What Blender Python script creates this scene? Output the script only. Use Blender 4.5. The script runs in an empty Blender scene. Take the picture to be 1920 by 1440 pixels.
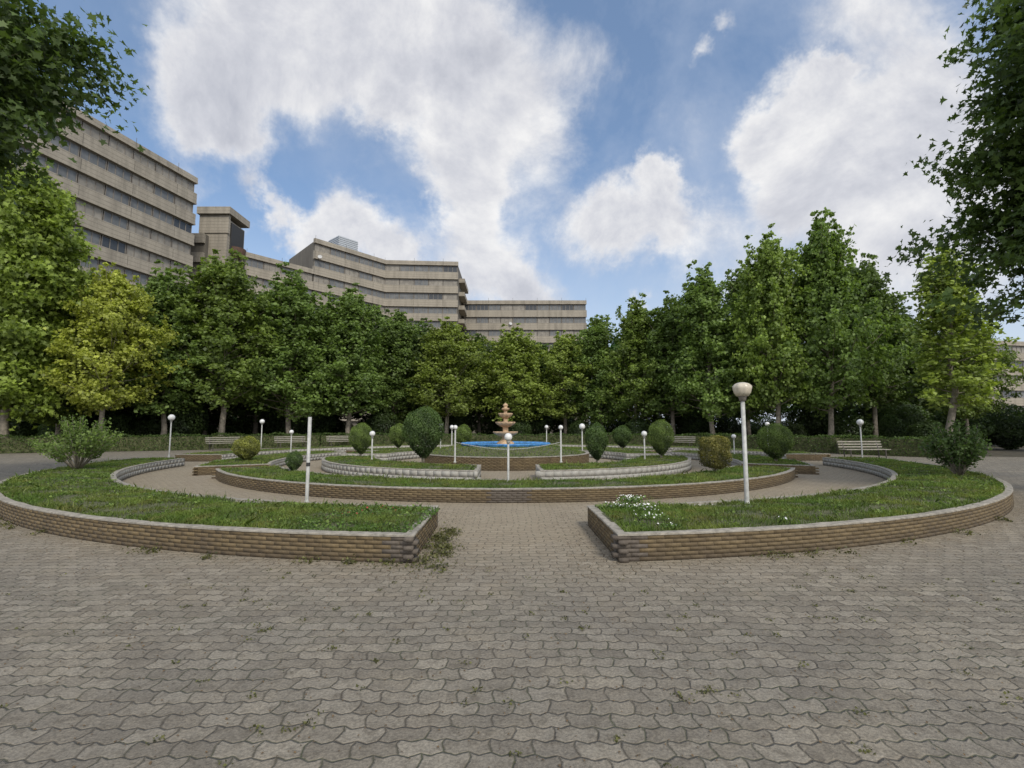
import bpy, math, random
import numpy as np
from mathutils import Vector
RD=math.radians
rng=np.random.default_rng(11); random.seed(11)
scene=bpy.context.scene; col=scene.collection
FP=887.0; PIT=math.atan(80/FP); CH=1.5
def ray(px,py):
    u=(px-960)/FP; v=(720-py)/FP
    return u, math.cos(PIT)-v*math.sin(PIT), math.sin(PIT)+v*math.cos(PIT)
def gp(px,py,z=0.0):
    x,y,w=ray(px,py); t=(z-CH)/w
    return Vector((x*t,y*t,z))
def dp(px,py,Y):
    x,y,w=ray(px,py); t=Y/y
    return Vector((x*t,Y,CH+w*t))
# ---------------------------------------------------------------- materials
def mat(name):
    m=bpy.data.materials.new(name); m.use_nodes=True
    nt=m.node_tree; return m,nt,nt.nodes['Principled BSDF']
def N(nt,t,ins=None,**kw):
    n=nt.nodes.new(t)
    for k,v in kw.items(): setattr(n,k,v)
    if ins:
        for k,v in ins.items():
            s=n.inputs[k]
            if isinstance(v,bpy.types.NodeSocket): nt.links.new(v,s)
            else: s.default_value=v
    return n
def math_(nt,op,a,b=0.0,c=0.0,clamp=False):
    n=nt.nodes.new('ShaderNodeMath'); n.operation=op; n.use_clamp=clamp
    for i,v in enumerate((a,b,c)):
        if isinstance(v,bpy.types.NodeSocket): nt.links.new(v,n.inputs[i])
        else: n.inputs[i].default_value=v
    return n.outputs[0]
def mix(nt,f,a,b,blend='MIX'):
    n=nt.nodes.new('ShaderNodeMix'); n.data_type='RGBA'; n.blend_type=blend
    for i,v in ((0,f),(6,a),(7,b)):
        if isinstance(v,bpy.types.NodeSocket): nt.links.new(v,n.inputs[i])
        else: n.inputs[i].default_value=v if i==0 else (*v,1)[:4]
    return n.outputs[2]
def noise(nt,vec,scale,detail=4,rough=.55,dist=0):
    n=N(nt,'ShaderNodeTexNoise',{'Scale':scale,'Detail':detail,'Roughness':rough,'Distortion':dist})
    if vec is not None: nt.links.new(vec,n.inputs['Vector'])
    return n.outputs['Fac']
def ramp(nt,fac,stops):
    n=nt.nodes.new('ShaderNodeValToRGB'); nt.links.new(fac,n.inputs[0]); e=n.color_ramp.elements
    while len(e)<len(stops): e.new(.5)
    for i,(p,c) in enumerate(stops): e[i].position=p; e[i].color=(*c,1)
    return n.outputs[0]
def mrange(nt,v,a,b,c=0.,d=1.,smooth=False):
    n=nt.nodes.new('ShaderNodeMapRange'); nt.links.new(v,n.inputs[0])
    if smooth: n.interpolation_type='SMOOTHSTEP'
    for i,x in enumerate((a,b,c,d)): n.inputs[i+1].default_value=x
    return n.outputs[0]
def bump(nt,bs,h,strength,dist):
    b=N(nt,'ShaderNodeBump',{'Strength':strength,'Distance':dist,'Height':h}); nt.links.new(b.outputs[0],bs.inputs['Normal'])
def simple(name,colr,rough=.7,var=.25,scale=8,metal=0,bstr=.0):
    m,nt,bs=mat(name)
    g=N(nt,'ShaderNodeNewGeometry').outputs['Position']
    n=noise(nt,g,scale,6,.6)
    f=mrange(nt,n,.3,.7)
    a=tuple(c*(1-var) for c in colr); b=tuple(min(1,c*(1+var)) for c in colr)
    nt.links.new(mix(nt,f,a,b),bs.inputs['Base Color'])
    bs.inputs['Roughness'].default_value=rough; bs.inputs['Metallic'].default_value=metal
    if bstr: bump(nt,bs,n,bstr,.02)
    return m
CX,CY=-.2,19.7; AX=RD(1.0)
# paving
def paving_mat():
    m,nt,bs=mat('interlocking_pavers')
    pos=N(nt,'ShaderNodeNewGeometry').outputs['Position']
    wob=N(nt,'ShaderNodeTexNoise',{'Scale':1.1,'Detail':4.0}); nt.links.new(pos,wob.inputs['Vector'])
    wv=N(nt,'ShaderNodeVectorMath',{0:wob.outputs['Color'],1:(.5,.5,.5)},operation='SUBTRACT').outputs[0]
    wv=N(nt,'ShaderNodeVectorMath',{0:wv},operation='SCALE'); wv.inputs[3].default_value=.19
    p2=N(nt,'ShaderNodeVectorMath',{0:pos,1:wv.outputs[0]},operation='ADD').outputs[0]
    fine=N(nt,'ShaderNodeTexNoise',{'Scale':60.0,'Detail':3.0}); nt.links.new(pos,fine.inputs['Vector'])
    fv=N(nt,'ShaderNodeVectorMath',{0:fine.outputs['Color'],1:(.5,.5,.5)},operation='SUBTRACT').outputs[0]
    fv=N(nt,'ShaderNodeVectorMath',{0:fv},operation='SCALE'); fv.inputs[3].default_value=.009
    p2=N(nt,'ShaderNodeVectorMath',{0:p2,1:fv.outputs[0]},operation='ADD').outputs[0]
    sp=N(nt,'ShaderNodeSeparateXYZ',{0:p2}); x,y=sp.outputs[0],sp.outputs[1]
    def tri(v,period,amp,ph=0.,sharp=4.4):
        s=math_(nt,'PINGPONG',math_(nt,'ADD',v,50*period+ph),period/2)
        s=math_(nt,'MULTIPLY',math_(nt,'SUBTRACT',s,period/4),sharp/period)
        s=math_(nt,'MAXIMUM',math_(nt,'MINIMUM',s,1.),-1.)
        return math_(nt,'MULTIPLY',s,amp)
    y2=math_(nt,'ADD',y,tri(x,.105,.010))
    x2=math_(nt,'ADD',x,tri(y,.23,.014,.03))
    cv=N(nt,'ShaderNodeCombineXYZ',{0:x2,1:y2}).outputs[0]
    def brick(mortar,smooth):
        br=N(nt,'ShaderNodeTexBrick',{'Vector':cv,'Scale':1.0,'Mortar Size':mortar,'Mortar Smooth':smooth,'Bias':0.,'Brick Width':.21,'Row Height':.115,'Color1':(.0,.0,.0,1),'Color2':(1,1,1,1),'Mortar':(.5,.5,.5,1)})
        br.offset=.5; br.squash=1; return br
    br=brick(.0046,.45)
    n1=noise(nt,pos,.35,4,.6); n2=noise(nt,pos,60,6,.7); n3=noise(nt,pos,1.9,6,.65); n4=noise(nt,pos,11,5,.65)
    base=ramp(nt,br.outputs['Color'],[(0,(.175,.152,.118)),(.45,(.22,.193,.15)),(1,(.285,.253,.20))])
    base=mix(nt,mrange(nt,n1,.38,.62,0,.5),base,(.165,.152,.13))
    base=mix(nt,mrange(nt,n3,.48,.72,0,.5),base,(.31,.265,.195))
    base=mix(nt,mrange(nt,n4,.48,.68,0,.65),base,(.105,.089,.066))
    base=mix(nt,.9,base,ramp(nt,n2,[(.3,(.5,.5,.5)),(.7,(1.38,1.38,1.38))]),'MULTIPLY')
    sx=N(nt,'ShaderNodeSeparateXYZ',{0:pos})
    dx=math_(nt,'SUBTRACT',sx.outputs[0],CX); dy=math_(nt,'SUBTRACT',sx.outputs[1],CY)
    d=math_(nt,'SQRT',math_(nt,'ADD',math_(nt,'MULTIPLY',dx,dx),math_(nt,'MULTIPLY',dy,dy)))
    d=math_(nt,'ADD',d,math_(nt,'MULTIPLY',math_(nt,'SUBTRACT',n3,.5),5.0))
    dust=mrange(nt,d,15.8,12.9,0,.5)
    base=mix(nt,dust,base,(.38,.305,.20))
    mor=mix(nt,mrange(nt,noise(nt,pos,1.7,4),.45,.6),(.055,.045,.032),(.045,.058,.023))
    jf=math_(nt,'MULTIPLY',br.outputs['Fac'],mrange(nt,n3,.3,.65,.95,.5))
    nt.links.new(mix(nt,jf,base,mor),bs.inputs['Base Color'])
    bs.inputs['Roughness'].default_value=.88
    br2=brick(.011,1.0)
    h=math_(nt,'ADD',math_(nt,'MULTIPLY',br2.outputs['Fac'],-1.0),math_(nt,'MULTIPLY',n2,.6))
    h=math_(nt,'ADD',h,math_(nt,'MULTIPLY',n4,1.2))
    bump(nt,bs,h,.8,.012)
    return m
def brick_mat(name,stops,grey=(.12,.10,.08),bs_=.3,dirt=.5):
    m,nt,bs=mat(name)
    t=N(nt,'ShaderNodeAttribute',attribute_name='tone').outputs['Fac']
    pos=N(nt,'ShaderNodeNewGeometry').outputs['Position']
    n=noise(nt,pos,40,6,.65); n2=noise(nt,pos,2.5,4,.6)
    c=ramp(nt,t,stops)
    c=mix(nt,math_(nt,'GREATER_THAN',t,1.5),c,grey)
    c=mix(nt,mrange(nt,n2,.5,.75,0,dirt),c,(.07,.052,.038))
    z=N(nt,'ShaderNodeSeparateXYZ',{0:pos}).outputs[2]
    c=mix(nt,mrange(nt,z,.15,0,0,.6),c,(.055,.042,.03))  # shade low on the wall, from the overhang, put into the brick colour
    c=mix(nt,.8,c,ramp(nt,n,[(.3,(.65,.65,.65)),(.7,(1.25,1.25,1.25))]),'MULTIPLY')
    nt.links.new(c,bs.inputs['Base Color']); bs.inputs['Roughness'].default_value=.85
    bump(nt,bs,n,bs_,.005); return m
def leaf_mat(name,attr_color=True,colr=(.06,.11,.03),lo=.42,hi=1.6,trans=.38):
    m,nt,bs=mat(name)
    t=N(nt,'ShaderNodeAttribute',attribute_name='tone').outputs['Fac']
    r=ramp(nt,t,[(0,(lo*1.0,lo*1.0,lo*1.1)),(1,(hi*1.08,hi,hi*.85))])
    if attr_color: base=N(nt,'ShaderNodeObjectInfo').outputs['Color']
    else:
        pos=N(nt,'ShaderNodeNewGeometry').outputs['Position']; nn=noise(nt,pos,.9,4,.6); n5=noise(nt,pos,3.1,3,.6)
        base=mix(nt,mrange(nt,nn,.4,.65),colr,(.17,.22,.06))
        base=mix(nt,mrange(nt,n5,.52,.70,0,.6),base,(.22,.19,.08))
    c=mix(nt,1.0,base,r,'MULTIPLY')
    nt.links.new(c,bs.inputs['Base Color']); bs.inputs['Roughness'].default_value=.5
    bs.inputs['Specular IOR Level'].default_value=.35
    tr=N(nt,'ShaderNodeBsdfTranslucent'); nt.links.new(mix(nt,1.0,c,(1.35,1.4,.7),'MULTIPLY'),tr.inputs[0])
    ms=N(nt,'ShaderNodeMixShader',{0:trans}); nt.links.new(bs.outputs[0],ms.inputs[1]); nt.links.new(tr.outputs[0],ms.inputs[2])
    nt.links.new(ms.outputs[0],nt.nodes['Material Output'].inputs[0]); return m
def facade_mat(name,colr,board=True):
    m,nt,bs=mat(name)
    pos=N(nt,'ShaderNodeNewGeometry').outputs['Position']
    mp=N(nt,'ShaderNodeMapping',{'Vector':pos,'Scale':(1.2,1.2,.15)}).outputs[0]
    st=noise(nt,mp,1.0,5,.65); nb=noise(nt,pos,.25,4,.6); nf=noise(nt,pos,6,6,.6)
    z=N(nt,'ShaderNodeSeparateXYZ',{0:pos}).outputs[2]
    w=math_(nt,'FRACT',math_(nt,'MULTIPLY',z,1.97)); ln=math_(nt,'LESS_THAN',w,.15)
    d=tuple(c*.5 for c in colr)
    c=mix(nt,mrange(nt,st,.42,.75,0,.85),colr,d)
    c=mix(nt,mrange(nt,nb,.4,.7,0,.45),c,tuple(x*1.2 for x in colr))
    c=mix(nt,math_(nt,'MULTIPLY',ln,.55 if board else 0.),c,d)
    c=mix(nt,.5,c,ramp(nt,nf,[(.3,(.75,.75,.75)),(.7,(1.2,1.2,1.2))]),'MULTIPLY')
    nt.links.new(c,bs.inputs['Base Color']); bs.inputs['Roughness'].default_value=.9
    return m
M={}
M['pave']=paving_mat()
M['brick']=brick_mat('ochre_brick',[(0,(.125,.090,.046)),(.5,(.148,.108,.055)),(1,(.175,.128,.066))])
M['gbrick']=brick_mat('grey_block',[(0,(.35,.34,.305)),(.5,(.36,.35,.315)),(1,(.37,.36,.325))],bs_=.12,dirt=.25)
M['mortar']=simple('dark_mortar',(.11,.088,.06),.95,.3,20,0,.2)
M['gmortar']=simple('pale_mortar',(.34,.33,.295),.95,.2,20,0,.2)
M['coping']=simple('cement_coping',(.29,.265,.22),.9,.4,12,0,.6)
M['lawn']=simple('lawn_soil',(.085,.09,.04),.95,.5,6,0,.5)
M['grass']=leaf_mat('grass_blade',False,(.105,.185,.04),.5,1.55,.35)
M['leaf']=leaf_mat('foliage')
M['bark']=simple('plane_bark',(.24,.21,.165),.9,.45,6,0,.6)
M['soil']=simple('soil',(.06,.05,.03),.95,.5,1.5,0,.3)
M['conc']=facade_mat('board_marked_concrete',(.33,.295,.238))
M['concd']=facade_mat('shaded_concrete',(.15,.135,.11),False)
M['frame']=simple('window_frame_metal',(.2,.18,.155),.5,.1)
M['glass']=simple('dark_window_glass',(.045,.05,.055),.15,.2)
M['curt']=simple('curtained_window',(.23,.21,.175),.4,.3,1)
M['mid']=simple('dusty_window_glass',(.13,.135,.135),.3,.3,1)
M['white']=simple('white_pole_paint',(.40,.40,.375),.5,.22,14)
M['globe']=simple('milky_lamp_glass',(.54,.485,.385),.25,.12,10)
M['wglobe']=simple('white_lamp_glass',(.68,.68,.66),.25,.06,10)
M['band']=simple('dark_band',(.03,.03,.03),.6,.1)
M['rust']=simple('reddish_brown_panel',(.10,.055,.035),.7,.3,2)
M['stone']=simple('fountain_stone',(.44,.30,.18),.7,.4,9,0,.3)
M['blue']=simple('blue_basin_paint',(.06,.23,.52),.5,.45,9)
M['slat']=simple('bench_slat',(.28,.26,.215),.6,.25,9)
M['bleg']=simple('bench_leg_metal',(.07,.06,.05),.5,.2)
M['petal']=simple('white_petal',(.74,.74,.72),.6,.05)
M['red']=simple('red_petal',(.35,.03,.04),.6,.1)
M['louv']=simple('metal_louvre',(.4,.43,.46),.4,.1)
M['dish']=simple('dish_paint',(.45,.45,.44),.5,.1)
M['litter']=simple('dry_leaf',(.12,.08,.04),.9,.4,30)
m,nt,bs=mat('pool_water'); bs.inputs['Base Color'].default_value=(.06,.21,.38,1); bs.inputs['Roughness'].default_value=.08
pos=N(nt,'ShaderNodeNewGeometry').outputs['Position']; bump(nt,bs,noise(nt,pos,9,3),.7,.05); M['water']=m
# ---------------------------------------------------------------- object helpers
def link(o,parent=None):
    col.objects.link(o)
    if parent is not None: o.parent=parent
    return o
def np_mesh(name,V,F,m,tone=None,smooth=False):
    me=bpy.data.meshes.new(name); V=np.asarray(V,dtype=np.float32); F=np.asarray(F,dtype=np.int32); k=F.shape[1]
    me.vertices.add(len(V)); me.vertices.foreach_set('co',V.ravel())
    me.loops.add(F.size); me.loops.foreach_set('vertex_index',F.ravel())
    me.polygons.add(len(F)); me.polygons.foreach_set('loop_start',np.arange(0,F.size,k,dtype=np.int32))
    if smooth: me.polygons.foreach_set('use_smooth',np.ones(len(F),dtype=bool))
    me.update(calc_edges=True); me.validate()
    if tone is not None:
        a=me.attributes.new('tone','FLOAT','POINT'); a.data.foreach_set('value',np.asarray(tone,dtype=np.float32))
    me.materials.append(m); return me
def obj(name,me,parent=None,label=None): 
    o=link(bpy.data.objects.new(name,me),parent)
    if label: o['label']=label
    return o
def thing(name,label,cat,loc=(0,0,0),rz=0,group=None):
    o=bpy.data.objects.new(name,None); col.objects.link(o); o.location=loc; o.rotation_euler=(0,0,rz)
    o['label']=label; o['category']=cat; o.empty_display_size=.1
    if group: o['group']=group
    return o
def tag(o,label,cat,group=None,kind=None):
    o['label']=label; o['category']=cat
    if group: o['group']=group
    if kind: o['kind']=kind
    return o
def dup(root,label=None,group=None):
    r=root.copy(); col.objects.link(r)
    if label: r['label']=label
    if group: r['group']=group
    for ch in list(root.children):
        c=ch.copy(); col.objects.link(c); c.parent=r
        for g in list(ch.children):
            d=g.copy(); col.objects.link(d); d.parent=c
    return r
class MB:
    def __init__(s): s.V=[]; s.F=[]
    def box(s,c,d,rz=0,tilt=None):
        b=len(s.V); cs,sn=math.cos(rz),math.sin(rz)
        for dx in(-.5,.5):
            for dy in(-.5,.5):
                for dz in(-.5,.5):
                    x,y=dx*d[0],dy*d[1]; s.V.append((c[0]+x*cs-y*sn,c[1]+x*sn+y*cs,c[2]+dz*d[2]))
        for f in((0,1,3,2),(4,6,7,5),(0,4,5,1),(2,3,7,6),(0,2,6,4),(1,5,7,3)): s.F.append(tuple(b+i for i in f))
        return s
    def tube(s,pts,rad,n=8,cap=True):
        pts=[Vector(p) for p in pts]; b=len(s.V)
        for i,p in enumerate(pts):
            t=(pts[min(i+1,len(pts)-1)]-pts[max(i-1,0)]).normalized()
            a=t.cross(Vector((0,0,1)) if abs(t.z)<.9 else Vector((1,0,0))).normalized(); c=t.cross(a)
            r=rad[i] if hasattr(rad,'__len__') else rad
            for k in range(n):
                an=2*math.pi*k/n; s.V.append(tuple(p+a*(math.cos(an)*r)+c*(math.sin(an)*r)))
        for i in range(len(pts)-1):
            for k in range(n):
                k2=(k+1)%n; s.F.append((b+i*n+k,b+i*n+k2,b+(i+1)*n+k2,b+(i+1)*n+k))
        if cap:
            s.F.append(tuple(b+k for k in range(n))[::-1]); s.F.append(tuple(b+(len(pts)-1)*n+k for k in range(n)))
        return s
    def lathe(s,prof,n=24,c=(0,0),mod=None):
        b=len(s.V)
        for (r,z) in prof:
            for k in range(n):
                a=2*math.pi*k/n; rr=r*(mod(a,z) if mod else 1); s.V.append((c[0]+rr*math.cos(a),c[1]+rr*math.sin(a),z))
        for i in range(len(prof)-1):
            for k in range(n):
                k2=(k+1)%n; s.F.append((b+i*n+k,b+i*n+k2,b+(i+1)*n+k2,b+(i+1)*n+k))
        return s
    def mesh(s,name,m,smooth=False):
        me=bpy.data.meshes.new(name); me.from_pydata([tuple(v) for v in s.V],[],s.F); me.materials.append(m)
        if smooth:
            me.polygons.foreach_set('use_smooth',[True]*len(me.polygons))
        me.update(); return me
# leaf scattering
KITE=(np.array([(0,0,0),(-.42,.45,.12),(0,1,-.05),(.42,.45,.12)]),np.array([(0,1,2),(0,2,3)]))
LOBE=(np.array([(0,0,0),(.3,-.1,.03),(.22,.16,.03),(.62,.34,.1),(.24,.5,.02),(0,1,-.12),(-.24,.5,.02),(-.62,.34,.1),(-.22,.16,.03),(-.3,-.1,.03)]),np.array([range(10)]))
def nrm(a): return a/np.maximum(np.linalg.norm(a,axis=1,keepdims=True),1e-6)
def leaves(C,size,T,up=.7,out=None,tone=None):
    tv,tf=T; n=len(C); k=len(tv)
    nn=rng.normal(size=(n,3))*.75; nn[:,2]+=up
    if out is not None: nn+=out
    nn=nrm(nn); a=rng.normal(size=(n,3)); a[:,2]-=.5; a-=nn*np.sum(a*nn,1,keepdims=True); a=nrm(a); b=np.cross(nn,a)
    V=C[:,None]+size[:,None,None]*(tv[None,:,0:1]*b[:,None]+(tv[None,:,1:2]-.4)*a[:,None]+tv[None,:,2:3]*nn[:,None])
    F=(tf[None]+(np.arange(n)*k)[:,None,None]).reshape(-1,tf.shape[1])
    return V.reshape(-1,3),F,np.repeat(tone if tone is not None else rng.random(n),k)
def tree_meshes(seed,H,hb,Rr,nb,ncl,nlf,ls,T,spiky=1.0,cr=.42,shape=0,twig=1.0):
    r=random.Random(seed); w=MB()
    tp=[Vector((0,0,-.1))]; x=y=0
    for i in range(1,10):
        x+=r.uniform(-.014,.014)*H; y+=r.uniform(-.014,.014)*H; tp.append(Vector((x,y,H*.9*i/9)))
    def tr(z):
        q=max(0,min(8.999,z/(H*.9)*9)); i=int(q); return tp[i].lerp(tp[i+1],q-i)
    r0=.0125*H
    w.tube(tp,[r0*(1.25 if i==0 else (1-i/9.5)**.8) for i in range(10)],9)
    cl=[]
    def env(q):
        if shape==1: return min(1,(q+.3)/.5)*(1-q)**.35*1.1
        if shape==2: return min(1,.66+.58*q)*min(1,(1-q)*2.4)**.5
        return min(1,(q+.3)/.48)*(1-q)**.44*1.13
    lob=[(r.uniform(0,6.28),r.uniform(.1,.95),r.uniform(.6,1.35 if shape==0 else 1.0)) for _ in range(14)]
    for i in range(nb):
        q=((i+r.random())/nb)**.9; z=hb+q*(H*.86-hb); o=tr(z*.97-.01*H); az=i*2.39996+r.uniform(-.4,.4)
        lf=1
        for la,lq,lv in lob:
            dd=(1-math.cos(az-la))*.8+((q-lq)*2.5)**2
            if dd<.6: lf*=1+(lv-1)*(1-dd/.6)
        L=Rr*env(q)*r.uniform(.7,1.12)*min(1.35,max(.5,lf)); el=RD((5+52*q if shape!=2 else 8+25*q)+r.uniform(-12,14))
        d=Vector((math.cos(az)*math.cos(el),math.sin(az)*math.cos(el),math.sin(el)))
        pt=lambda s:o+d*(L*s)+Vector((0,0,.25*L*s*s if shape!=2 else -.1*L*s*s))
        w.tube([pt(s) for s in(0,.33,.66,.9)],[r0*.28*(1-q*.6)*twig,r0*.17*(1-q*.6)*twig,r0*.09*twig,r0*.02],5,False)
        nc=max(2,int(ncl*(.35+.65*L/Rr)))
        for c in range(nc):
            s=.28+.78*r.random(); p=pt(s)+Vector((r.gauss(0,.11*L),r.gauss(0,.11*L),r.gauss(0,.09*L)))
            cl.append((p,cr*r.uniform(.6,1.15),r.uniform(0,1),1.0))
        if r.random()<.75*spiky:
            e=pt(r.uniform(.6,.95)); hh=r.uniform(.6,1.5)*spiky*H/12
            for c in range(4): cl.append((e+Vector((r.gauss(0,.07),r.gauss(0,.07),hh*(c+.6)/4)),cr*(.55-.08*c),r.uniform(.3,1),.5))
    for i in range(int(13*spiky)+3):
        a=r.uniform(0,6.28); rad=(r.uniform(.12,.7) if i else 0)*Rr; b=tr(H*.64); topz=H*(1-.2*rad/Rr/.6*r.uniform(.2,1.6))
        e=Vector((b.x+math.cos(a)*rad,b.y+math.sin(a)*rad,topz)); st=b.lerp(e,.1)
        w.tube([b,b.lerp(e,.5),e],[r0*.2,r0*.1,r0*.03],5,False)
        for c in range(10): s=(c+.5)/10; cl.append((st.lerp(e,s)+Vector((r.gauss(0,.09),r.gauss(0,.09),0)),cr*(1.05-.78*s),r.uniform(.3,1),.85-.5*s))
    Cs=[];S=[];Tn=[];O=[]
    for p,rad,t,den in cl:
        n=max(5,int(nlf*den*r.uniform(.6,1.4))); off=rng.normal(size=(n,3))*np.array([1,1,.75])*rad*.62
        P=np.array(p)+off; Cs.append(P); S.append(ls*rng.uniform(.6,1.2,n))
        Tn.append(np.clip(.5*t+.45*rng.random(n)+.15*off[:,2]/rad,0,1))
        ax=np.array([p.x,p.y,0]); ax/=max(.3,np.linalg.norm(ax)); O.append(np.repeat(ax[None]*.6,n,0))
    Cs=np.concatenate(Cs);S=np.concatenate(S);Tn=np.concatenate(Tn);O=np.concatenate(O)
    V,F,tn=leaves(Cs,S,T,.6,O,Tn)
    return w.mesh('trunk',M['bark'],True),np_mesh('crown',V,F,M['leaf'],tn)
TREES={}
TREES['a']=(tree_meshes(1,12,1.9,2.9,94,7,40,.20,KITE,1.1,.37),12,2.9)
TREES['b']=(tree_meshes(2,12,2.3,2.9,90,7,40,.20,KITE,1.4,.37),12,2.9)
TREES['c']=(tree_meshes(3,12,2.5,2.9,96,7,40,.20,KITE,.9,.37),12,2.9)
TREES['d']=(tree_meshes(4,12,2.0,2.9,90,7,40,.20,KITE,1.6,.37),12,2.9)
TREES['s']=(tree_meshes(5,12,2.7,1.9,70,5,28,.19,KITE,1.5,.32),12,1.9)
TREES['l']=(tree_meshes(6,17,2.4,4.4,170,14,42,.25,LOBE,.4,.55,1),17,4.4)
TREES['nl']=(tree_meshes(7,13,6.9,3.9,170,14,38,.15,LOBE,.3,.38,2,.45),13,3.9)
TREES['nr']=(tree_meshes(8,14.5,5.0,4.9,240,15,44,.15,LOBE,.3,.40,2,.4),14.5,4.9)
def tree(v,loc,Ht,Rr,colr,label,rz=None,group=None,cat='tree'):
    (tm,cm),H,R0=TREES[v]
    t=thing('plane_tree',label,cat,loc,rz if rz is not None else random.uniform(0,6.28),group)
    t.scale=(Rr/R0,Rr/R0,Ht/H)
    obj('trunk',tm,t); c=obj('crown',cm,t); c.color=(*colr,1); return t
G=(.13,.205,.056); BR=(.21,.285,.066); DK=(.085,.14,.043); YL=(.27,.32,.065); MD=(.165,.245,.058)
TL=[
(15,27.5,285,250,'l',(.22,.31,.065),'tall bright green plane tree at the left edge, below the dark overhanging branches'),
(188,29,490,160,'c',YL,'yellowing plane tree between the bright left edge tree and the building'),
(-60,36,500,320,'c',G,'shaded plane tree partly seen behind the bright left edge tree'),
(110,32,540,190,'a',MD,'light green plane tree low between the left edge tree and the yellowing one'),
(305,33,505,175,'b',G,'green plane tree right of the yellowing one, below the tall left apartment block'),
(250,36,560,160,'d',DK,'shaded plane tree behind the yellowing one on its right'),
(415,34,466,195,'c',MD,'broad plane tree rising in front of the concrete stair tower'),
(545,37,512,180,'d',G,'dark pointed plane tree right of the one before the stair tower'),
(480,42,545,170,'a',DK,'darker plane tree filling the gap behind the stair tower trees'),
(655,38,543,165,'b',G,'plane tree with several upright shoots left of the tall block corner'),
(738,42,578,140,'a',G,'narrow dark plane tree in front of the tall apartment block'),
(600,45,570,160,'c',DK,'dark plane tree in shade behind the row left of the fountain'),
(700,47,590,150,'d',DK,'dark plane tree deep behind the narrow one before the tall block'),
(835,41,592,150,'c',BR,'light green plane tree left of the fountain, below the tall apartment block'),
(785,46,605,140,'b',DK,'dark plane tree tucked left behind the light green one near the fountain'),
(900,47,628,130,'d',DK,'dark low plane tree just left behind the fountain'),
(968,43,615,140,'b',BR,'light green plane tree straight behind the fountain'),
(1060,44,618,130,'c',BR,'light green plane tree below the right end of the low apartment wing'),
(1010,49,640,140,'a',DK,'dark plane tree between the two light green trees behind the fountain'),
(1125,42,588,130,'a',G,'first green plane tree right of the low apartment wing'),
(1185,41,562,135,'d',MD,'spiky plane tree above the round shrubs right of the fountain'),
(1262,39,556,150,'b',G,'plane tree with flat spiky top midway along the right row'),
(1225,47,585,150,'c',DK,'shaded plane tree between two spiky ones of the right row'),
(1300,45,560,150,'a',DK,'shaded plane tree behind the flat topped one of the right row'),
(1340,35,500,160,'d',G,'plane tree left of the tallest trees, above the bright near street lamp'),
(1405,39,495,150,'a',G,'plane tree squeezed in left of the tallest pair'),
(1462,32,438,150,'b',MD,'left one of the tallest pair of plane trees on the right'),
(1555,31,400,170,'d',G,'tallest plane tree on the right, with a pointed many shooted top'),
(1640,34,472,150,'c',G,'slim plane tree just right of the tallest one'),
(1515,40,490,180,'c',DK,'dark plane tree filling in between the tallest pair'),
(1695,38,570,170,'a',DK,'dark low plane tree behind the bench on the right'),
(1772,25,458,150,'s',BR,'slender light green plane tree standing alone right of the bench'),
(1812,31,575,110,'c',MD,'leafy plane tree close behind the slender light green one'),
(2080,27,560,170,'b',G,'plane tree cut by the right edge behind the dark leafy shrub')]
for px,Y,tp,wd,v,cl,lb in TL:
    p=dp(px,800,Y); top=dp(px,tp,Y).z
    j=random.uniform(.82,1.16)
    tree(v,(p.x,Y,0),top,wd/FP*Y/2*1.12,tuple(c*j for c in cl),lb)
for i in range(20):
    px=-80+i*90+random.uniform(-20,20); Y=random.uniform(50,54) if px>380 else random.uniform(36,40)
    top=650 if 380<px<1150 else (630 if px<1650 else 640)
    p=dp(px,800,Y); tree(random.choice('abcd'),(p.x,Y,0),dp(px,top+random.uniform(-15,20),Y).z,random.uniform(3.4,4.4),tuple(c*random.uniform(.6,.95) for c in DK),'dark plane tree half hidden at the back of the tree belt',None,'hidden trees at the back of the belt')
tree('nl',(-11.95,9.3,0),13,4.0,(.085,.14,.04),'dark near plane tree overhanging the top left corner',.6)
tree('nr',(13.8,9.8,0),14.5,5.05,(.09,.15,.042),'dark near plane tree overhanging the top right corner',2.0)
# ---------------------------------------------------------------- ground
def sheet(name,pts,z,m):
    b=MB(); b.V=[(x,y,z) for x,y in pts]; b.F=[tuple(range(len(pts)))]
    o=obj(name,b.mesh(name,m)); o['kind']='structure'; return o
sheet('ground',[(-900,-300),(900,-300),(900,1500),(-900,1500)],-.03,M['soil'])
sheet('paving',[(-60,-15),(40,-15),(40,18),(24,24),(19,36),(-16,38),(-34,30),(-60,27)],0,M['pave'])
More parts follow.
